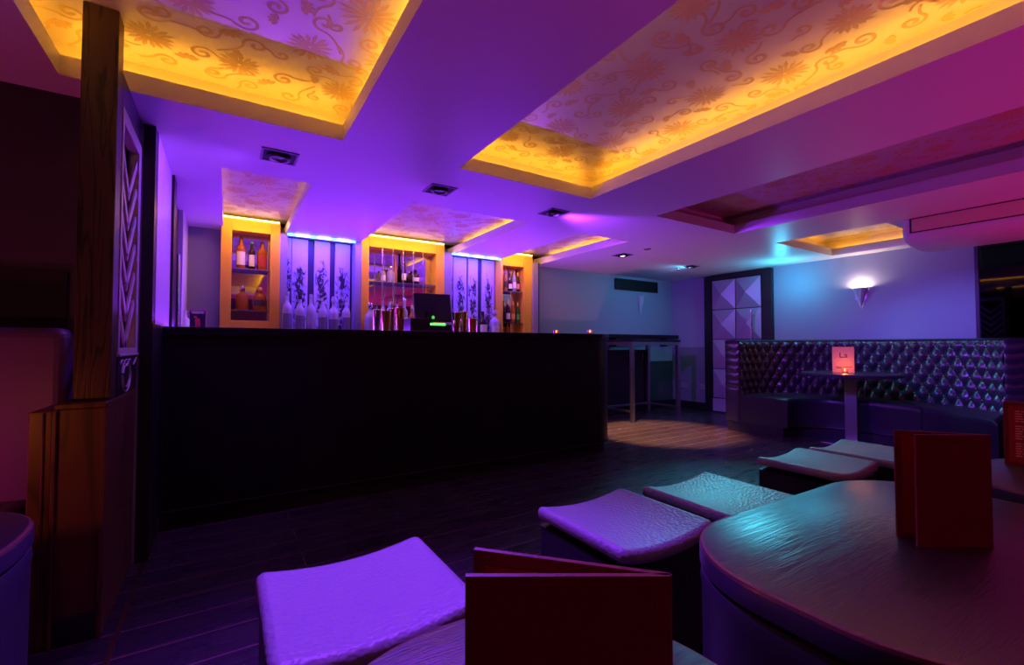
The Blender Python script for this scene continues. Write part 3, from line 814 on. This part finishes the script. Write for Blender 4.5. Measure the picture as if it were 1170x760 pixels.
t, A, F, B = menu('menu', o, rel((1.25,.358),o), (0,0), rel((1.279,.402),o), .237, 'closed red menu standing on the large drum table', M['menu'], M['menu_in'])
def inner_page(t, P, Q, off, h, m, name='inner_page'):
    d = (Q-P).normalized(); n = Vector((-d.y, d.x))*off
    a = P+d*.012+n; b = Q-d*.012+n; c = n.normalized()*.0012
    return MB().prism([tuple(a), tuple(b), tuple(b+c), tuple(a+c)], .012, h-.012).build(name, m, t)
inner_page(t, F, B, .0035, .237, M['menu_in'])
inner_page(t, A, F, .0035, .237, M['menu_in'])
o = (.305, .239, .65)
t, A, F, B = menu('menu', o, rel((.164,.328),o), (0,0), rel((.192,.366),o), .246, 'dark red menu nearest the camera at bottom centre, blurred edge-on top', M['menu'], M['menu_in'])
t['label'] = 'dark red folded menu nearest the camera at bottom centre'
inner_page(t, F, B, .0035, .246, M['menu_in']); inner_page(t, A, F, .0035, .246, M['menu_in'])
# open menu at the right edge showing lines of text
o = (2.381, .43, .65)
t, A, F, B = menu('menu', o, (0,0), (.04,-.155), (.085,.01), .222, 'red menu printed with pale lines of text at the right edge', M['menu'], M['menu_in'])
d = (F-A).normalized(); n = Vector((d.y, -d.x))
pg = MB(); a = A+d*.012+n*.0032; b = F-d*.010+n*.0032
pg.prism([tuple(a), tuple(b), tuple(b+n*.001), tuple(a+n*.001)], .012, .21); pg = pg.build('printed_page', M['menu_in'], t)
mb = MB(); rnd = random.Random(3); z = .19; k = 0
while z > .03:
    if k % 7 != 5:
        x = .028
        while x < .142:
            w = rnd.uniform(.008,.022); a = A+d*x+n*.0043; b = A+d*min(x+w,.144)+n*.0043
            mb.prism([tuple(a), tuple(b), tuple(b+n*.0004), tuple(a+n*.0004)], z, z+.0042)
            x += w+.003
            if rnd.random() < .12 and k % 7 != 0: break
    z -= .0088; k += 1
mb.build('text_lines', M['ink_pale'], pg)

# ------------------------------------------------------------------ sofa
sofa = thing('tufted_sofa', 'curved black button-tufted banquette sofa against the right wall', 'sofa', (0,0,0))
Bp = [(5.42,3.27),(5.88,3.26),(6.24,3.08),(6.43,2.72),(6.475,2.25),(6.455,1.8),(6.34,1.44),(6.14,1.19),(5.93,1.03)]
Fp = [(5.45,2.69),(5.66,2.63),(5.83,2.47),(5.92,2.2),(5.91,1.88),(5.82,1.56),(5.60,1.27),(5.31,.99)]
NS = 300
bp, BL = catmull(Bp, NS)
def normal(path, i):
    d = (path[min(i+1,len(path)-1)]-path[max(i-1,0)]).normalized()
    return Vector((d.y, -d.x, 0))      # points into the booth (towards the table)
mid = Vector((5.75, 2.2, 0))
sgn = 1 if (mid-bp[NS//2]).dot(normal(bp, NS//2)) > 0 else -1
nrm = [normal(bp, i)*sgn for i in range(NS)]
Z0, Z1 = .44, 1.12
NZ = 64; du, dv = .132, .104
mb = MB(); rings = []
for i in range(NS):
    s = BL*i/(NS-1); row = []
    for j in range(NZ+1):
        z = Z0+(Z1-Z0)*j/NZ
        u, v = s/du*1.0, (z-Z0)/dv
        p, q = (u*2+v)/2, (u*2-v)/2
        hgt = (abs(math.sin(PI*p))*abs(math.sin(PI*q)))**.7
        edge = min(1, (Z1-z)/.03, (s+.02)/.03, (BL-s+.02)/.03)
        row.append(tuple(bp[i]+nrm[i]*(.012+.042*hgt*max(0,edge))+Vector((0,0,z))))
    rings.append(row)
mb.rings(rings, 0, False)
# buttons
def at(s):
    f = s/BL*(NS-1); i = min(NS-2, int(f)); return bp[i].lerp(bp[i+1], f-i), nrm[i]
nb = 0
for a in range(-40, 90):
    for b in range(-60, 90):
        # p=a, q=b  -> u=(a+b)/2, v=a-b
        u = (a+b)/2; v = a-b
        s = u*du; z = Z0+v*dv
        if .02 < s < BL-.02 and Z0+.03 < z < Z1-.03:
            p, nn = at(s)
            c = p+nn*.022+Vector((0,0,z)); i0 = len(mb.v)
            mb.rings([[(c.x+r*math.cos(2*PI*k/6)*(-nn.y)+nn.x*dx, c.y+r*math.cos(2*PI*k/6)*nn.x+nn.y*dx, c.z+r*math.sin(2*PI*k/6)) for k in range(6)] for r, dx in ((.008,-.004),(.007,.003),(.003,.006))], 1, True, False, True)
            nb += 1
mb.build('tufted_backrest', [M['tuft'], M['button']], sofa, smooth=50)
# shell of the backrest
TH = .15
mb = MB()
sh = [(0.0,.12),(0.0,Z1),(.012,1.128),(-.02,1.145),(-TH+.03,1.14),(-TH,1.12),(-TH,.12)]
mb.rings([[tuple(bp[i]+nrm[i]*a+Vector((0,0,z))) for a, z in sh] for i in range(0, NS, 3)]+[[tuple(bp[-1]+nrm[-1]*a+Vector((0,0,z))) for a, z in sh]], 0, True, True, True)
mb.build('backrest_shell', M['leather'], sofa, smooth=40)
# ruched end panels
for idx, name in ((0,'end_panel'),(NS-1,'end_panel')):
    d = (bp[1]-bp[0]).normalized()*-1 if idx == 0 else (bp[-1]-bp[-2]).normalized()
    rows = []
    for j in range(61):
        z = .12+(1.135-.12)*j/60; k = z*11
        bul = .016*abs(math.sin(PI*k))**.6 if z > .46 else .012
        rows.append([tuple(bp[idx]+nrm[idx]*a+d*(e*bul+.002)+Vector((0,0,z+.01*math.sin(a*50)*(z < 1.1)))) for a, e in ((.03,0),(.022,.8),(-.02,1),(-.075,1.1),(-.12,1),(-TH-.002,.6),(-TH-.006,0))])
    mb = MB().rings(rows, 0, False)
    mb.build(name, M['tuft'], sofa, smooth=60)
# seat cushions: lofted between the front and back paths
def cushion(f0, f1, zt=.46, name='seat_cushion', proud=0):
    n = 60
    fp, _ = catmull(Fp, 400); bb, _ = catmull(Bp, 400)
    rows = []
    for k in range(n+1):
        f = f0+(f1-f0)*k/n; i = min(399, int(f*399))
        P, Q = fp[i], bb[i]; d = (Q-P); W = d.length; d.normalize()
        e = min(1, k/2.5, (n-k)/2.5); dz = -.02*(1-e)
        sec = [(.01-proud,.12),(0-proud,.16),(0-proud,.36),(-.012-proud,.40),(-.008-proud,.435),(.012-proud,.455),(.05,zt),(W*.5,zt+.008),(W-.02,zt-.005),(W-.02,.12)]
        rows.append([tuple(P+d*a+Vector((0,0,z+(dz if z > .4 else 0)))) for a, z in sec])
    MB().rings(rows, 0, True, True, True).build(name, M['leather'], sofa, smooth=40)
cushion(0, .615); cushion(.62, 1, .462, proud=.012)
fp, _ = catmull(Fp, 60); bb, _ = catmull(Bp, 60)
mb = MB(); rows = []
for P, Q in zip(fp, bb):
    d = (Q-P).normalized(); W = (Q-P).length
    rows.append([tuple(P+d*.05), tuple(P+d*.05+Vector((0,0,.12))), tuple(P+d*(W+.13)+Vector((0,0,.12))), tuple(P+d*(W+.13))])
mb.rings(rows, 0, True, True, True).build('plinth', M['black_matt'], sofa)

# sofa table
t = thing('pedestal_table', 'round black pedestal table on a square steel post in front of the sofa', 'table', (5.77, 2.185, 0))
MB().lathe([(.001,.735),(.44,.735),(.46,.742),(.462,.765),(.455,.772),(.001,.772)], 48).build('table_top', M['tablebody'], t, smooth=40)
mb = MB().box(-.055,.055,-.055,.055,.012,.735).build('post', M['steel'], t, bevel=.006); mb.rotation_euler = (0,0,math.radians(20))
MB().prism(rrect(.22,.22,.03,4), 0, .012).build('base_plate', M['steel'], t, bevel=.003)
o = (5.80, 2.26, .772)
vd = Vector((-.935,-.355)); rd = Vector((.355,-.935))
t, A, F, B = menu('menu', o, tuple(rd*-.10), tuple(rd*.10), tuple(rd*-.09-vd*.07), .285, 'orange lit menu card standing on the round sofa table', M['menu_tan'], M['menu_tan'])
n = vd*.0035
ang = math.atan2(rd.y, rd.x)
child_text('La', t, (n.x-rd.x*.0, n.y-rd.y*.0, .165), (PI/2, 0, ang), .085, M['ink'])
mb = MB()
for x0, x1, z in ((-.075,.08,.058),(-.06,.03,.045)):
    a, b = rd*x0+n, rd*x1+n; c = vd*.0006
    mb.prism([tuple(a),tuple(b),tuple(b+c),tuple(a+c)], z, z+.006)
mb.build('text_lines', M['ink'], t)
def candle(x, y, z, label):
    t = thing('tealight_candle', label, 'candle', (x, y, z), 0, 'tealight candles')
    MB().lathe([(.001,0),(.024,0),(.028,.005),(.031,.05),(.029,.05),(.026,.006),(.001,.006)], 18).build('glass_cup', M['cup'], t, smooth=50)
    MB().lathe([(.001,.007),(.022,.007),(.022,.022),(.001,.02)], 14).build('wax', M['wax'], t, smooth=50)
    MB().lathe([(.001,.022),(.005,.028),(.006,.034),(.003,.044),(.001,.05)], 10).build('flame', M['flame'], t, smooth=60)
    l = bpy.data.lights.new('candle_glow', 'POINT'); l.energy = .5; l.color = (1,.33,.08); l.shadow_soft_size = .01
    o = bpy.data.objects.new('candle_glow', l); COL.objects.link(o); o.location = (x, y, z+.075)
    return l
candle(5.68, 2.20, .772, 'lit tealight in front of the orange menu card on the sofa table').energy = 1.1
candle(3.22, 3.55, 1.187, 'lit tealight glowing on the rounded end of the bar counter').energy = .5
candle(3.0, 3.84, 1.187, 'lit tealight on the back edge of the bar counter').energy = .2
l = candle(-.86, 1.60, .65, 'lit tealight on the drum table at the left edge'); l.energy = 4.5; l.color = (1,.19,.035)

# ------------------------------------------------------------------ high table and back wall fittings
t = thing('high_table', 'high poseur table on a square steel frame near the back corner', 'table', (0,0,0))
X0,X1,Y0_,Y1_ = 4.75, 5.78, 4.40, 5.0
MB().box(X0-.01, X1+.01, Y0_-.03, Y1_+.01, 1.125, 1.15).build('table_top', M['bartop'], t, bevel=.004)
MB().box(X0,X1,Y0_-.02,Y0_+.03,1.075,1.125).box(X0,X1,Y1_-.05,Y1_,1.075,1.125).box(X1-.05,X1,Y0_+.03,Y1_-.05,1.075,1.125).box(X0,X0+.05,Y0_+.03,Y1_-.05,1.075,1.125).build('top_rail', M['steel'], t, bevel=.003)
for x in (X0, X1-.05):
    for y in (Y0_-.02, Y1_-.05):
        MB().box(x, x+.05, y, y+.05, 0, 1.075).build('leg', M['steel'], t, bevel=.003)
MB().box(X0+.05,X1-.05,Y1_-.04,Y1_-.01,.13,.16).box(X1-.04,X1-.01,Y0_+.03,Y1_-.05,.13,.16).box(X0+.01,X0+.04,Y0_+.03,Y1_-.05,.13,.16).build('stretcher', M['steel'], t, bevel=.003)
t = thing('wall_shelf', 'long black drinks ledge along the teal back wall', 'shelf', (3.62, 5.04, 1.19))
MB().box(0, 3.0, 0, .155, 0, .055).build('ledge_board', M['bartop'], t, bevel=.004)
for x in (.3, 1.5, 2.7): MB().box(x, x+.03, .03, .155, -.14, -.001).build('bracket', M['black'], t)
t = thing('cupboard', 'dark low cupboard under the ledge behind the high table', 'cupboard', (4.3, 5.02, 0))
MB().box(0, 1.5, 0, .145, 0, 1.0).build('cupboard_body', M['black'], t, bevel=.004)
MB().tube([(1.36,-.02,.84),(1.36,-.02,.95)], .008, 8).build('handle', M['chrome'], t, smooth=60)
t = thing('vent_grille', 'black rectangular vent grille high on the back wall', 'vent', (5.745, 5.19, 2.06))
MB().box(-.5,.5,-.004,.009,-.085,.085).build('backing', M['black_matt'], t)
MB().box(-.5,.5,-.02,-.004,.075,.09).box(-.5,.5,-.02,-.004,-.09,-.075).box(-.5,-.485,-.02,-.004,-.075,.075).box(.485,.5,-.02,-.004,-.075,.075).build('vent_frame', M['black'], t)
for k in range(6): MB().box(-.485,.485,-.018,-.006,-.07+.024*k,-.064+.024*k).build('vent_slat', M['black'], t)

def sconce(loc, rz, label, h=.24, w=.084, lit=False):
    t = thing('wall_sconce', label, 'wall light', loc, rz, 'fluted wall sconces')
    n = 10
    def ring(sc, z, ins=0):
        pts = []
        for k in range(n+1):
            a = PI*k/n; rr = (w*sc-ins)*(1 if k % 2 == 0 else .93)
            pts.append((rr*math.cos(a), -rr*.85*math.sin(a), z))
        return pts
    rows = [ring(.08,-h), ring(.55,-h*.45), ring(1,0)]
    MB().rings(rows, 0, False).rings([ring(1,0), ring(1,0,.006), ring(.55,-h*.4,.006)], 0, False).build('fluted_shade', M['sconce'], t)
    MB().box(-w*.7,w*.7,-.004,.004,-h*.6,-.01).build('back_plate', M['steel'], t)
    if lit: MB().lathe([(.001,-.05),(.014,-.04),(.016,-.02),(.001,-.004)], 10, (0,-.026,-.02)).build('bulb', M['bulb'], t, smooth=60)
    return t
sconce((6.645, 2.385, 1.787), -PI/2, 'lit fluted wedge sconce on the blue right wall above the sofa', lit=True)
sconce((5.842, 5.195, 1.885), 0, 'unlit fluted wedge sconce on the teal back wall below the vent', h=.33)
for y, lb in ((4.94, 'double wall socket on the right wall nearest the corner'), (4.60, 'wall socket on the right wall beside the quilted door frame')):
    t = thing('wall_socket', lb, 'socket', (6.634, y, .385), 0, 'wall sockets')
    MB().box(-.010,0,-.073 if 'double' in lb else -.043,.073 if 'double' in lb else .043,-.043,.043).build('face_plate', M['whitepl'], t, bevel=.003)
    mb = MB()
    for yy in ((-.036,.036) if 'double' in lb else (0,)):
        mb.box(-.0115,-.010,yy-.004,yy+.004,.008,.02).box(-.0115,-.010,yy-.016,yy-.008,-.014,-.008).box(-.0115,-.010,yy+.008,yy+.016,-.014,-.008)
    mb.build('socket_holes', M['black_matt'], t)

# ------------------------------------------------------------------ lights
def light(name, kind, loc, energy, col, aim=None, size=.05, spot=None, blend=.5, shape=None, sy=None):
    l = bpy.data.lights.new(name, kind); l.energy = energy; l.color = col
    if kind == 'AREA':
        l.size = size
        if shape: l.shape = shape; l.size_y = sy
    else: l.shadow_soft_size = size
    if kind == 'SPOT': l.spot_size = math.radians(spot); l.spot_blend = blend
    o = bpy.data.objects.new(name, l); COL.objects.link(o); o.location = loc
    if aim is not None:
        o.rotation_euler = (Vector(aim)-Vector(loc)).to_track_quat('-Z', 'Y').to_euler()
    return o
VIO = (.25, .025, 1)
light('violet_bar_strip', 'AREA', (1.65, 4.55, 1.17), 62, VIO, aim=(1.65, 3.75, 2.3), size=3.6, shape='RECTANGLE', sy=.04)
for x0, x1 in ((.50,1.165),(2.305,3.0)):
    light('niche_strip', 'AREA', ((x0+x1)/2, 4.90, 2.185), 17, (.14,.03,1), aim=((x0+x1)/2, 5.12, 1.2), size=x1-x0-.02, shape='RECTANGLE', sy=.02)
for x0, x1 in ((-.05,.43),(1.24,2.19),(3.01,3.49)):
    light('cabinet_strip', 'AREA', ((x0+x1)/2, 4.74, 2.27), 7.5*(x1-x0), (1,.43,.022), aim=((x0+x1)/2, 5.06, 1.62), size=x1-x0, shape='RECTANGLE', sy=.03)
light('violet_spot', 'SPOT', (.62, 1.72, 2.17), 430, (.23,.035,1), aim=(.34, 1.12, .4), size=.04, spot=78, blend=.9)
light('violet_side_fill', 'SPOT', (.25, 2.98, 2.16), 34, (.28,.05,1), aim=(-.36, 3.3, 1.5), size=.04, spot=125, blend=.6)  # added fill for screen and white panel; the downlight here is off
light('violet_wash', 'SPOT', (2.32, 3.0, 2.15), 220, (.30,.03,1), aim=(6.4, 3.4, .9), size=.05, spot=80, blend=.6)  # added lamp for door and right wall; the downlight here is dark
light('magenta_uplight', 'SPOT', (4.2, -.8, .2), 98, (1,.018,.36), aim=(4.2, -.8, 2.2), size=.1, spot=135, blend=.5)
light('magenta_uplight', 'SPOT', (1.0, -1.4, .2), 50, (1,.015,.40), aim=(1.0, -1.4, 2.2), size=.1, spot=135, blend=.5)
light('pink_bounce_fill', 'SPOT', (4.35, 4.25, .2), 26, (1,.22,.55), aim=(4.35, 4.25, 2.2), size=.1, spot=110, blend=.7)  # hidden added lamp, stands in for downlight bounce on the ceiling
light('cyan_lamp', 'POINT', (6.22, 3.12, 1.93), 10.5, (.05,.66,1), size=.05)
light('cyan_spot', 'SPOT', (5.0, 3.34, 2.17), 250, (.06,.60,.80), aim=(3.1, 1.62, .2), size=.04, spot=48, blend=.7)
light('cyan_sofa_fill', 'SPOT', (5.0, 3.34, 2.17), 70, (.10,.55,1), aim=(6.35, 1.35, .85), size=.04, spot=48, blend=.7)  # added unseen lamp to lift the right section of the sofa
light('blue_sofa_fill', 'SPOT', (2.74, 1.3, 2.17), 330, (.14,.06,1), aim=(6.2, 1.55, .55), size=.04, spot=46, blend=.7)  # added unseen lamp for blue highlights on sofa and arm
light('magenta_floor_fill', 'SPOT', (5.58, 4.02, 2.16), 90, (1,.03,.32), aim=(5.2, 3.35, 0), size=.03, spot=30, blend=.9)  # added lamp for the magenta streak on the floor by the sofa
light('teal_wash', 'SPOT', (5.58, 4.02, 2.17), 34, (.04,.40,.66), aim=(5.0, 5.2, 1.4), size=.04, spot=155, blend=.6)  # added lamp to tint the back wall; the fixture here is dark
light('warm_downlight', 'SPOT', (4.155, 3.975, 2.16), 1000, (1,.45,.22), aim=(4.55, 3.75, 0), size=.03, spot=48, blend=.5)
light('sconce_glow', 'POINT', (6.60, 2.385, 1.770), 12, (1,.70,.56), size=.02)
light('booth_glow', 'POINT', (-1.25, 2.25, .58), 8.5, (1,.02,.42), size=.03)  # hidden glow added low by the seat to redden the backrest

w = bpy.data.worlds.new('night'); S.world = w; w.use_nodes = True
w.node_tree.nodes['Background'].inputs[0].default_value = (.3,.2,.6,1); w.node_tree.nodes['Background'].inputs[1].default_value = .004

# ------------------------------------------------------------------ camera
cam = bpy.data.cameras.new('camera'); co = bpy.data.objects.new('camera', cam); COL.objects.link(co)
cam.sensor_width = 36; cam.lens = 514*36/1170; cam.clip_start = .02
co.location = (0, 0, 1.08); co.rotation_euler = (math.radians(90+1.56), 0, math.radians(-32.375))
S.camera = co
S.view_settings.view_transform = 'Standard'; S.view_settings.look = 'None'
S.view_settings.exposure = 0; S.view_settings.gamma = 1; S.view_settings.use_curve_mapping = False
S.cycles.use_denoising = True
S.cycles.sample_clamp_indirect = 6
S.cycles.max_bounces = 8; S.cycles.diffuse_bounces = 4; S.cycles.glossy_bounces = 4
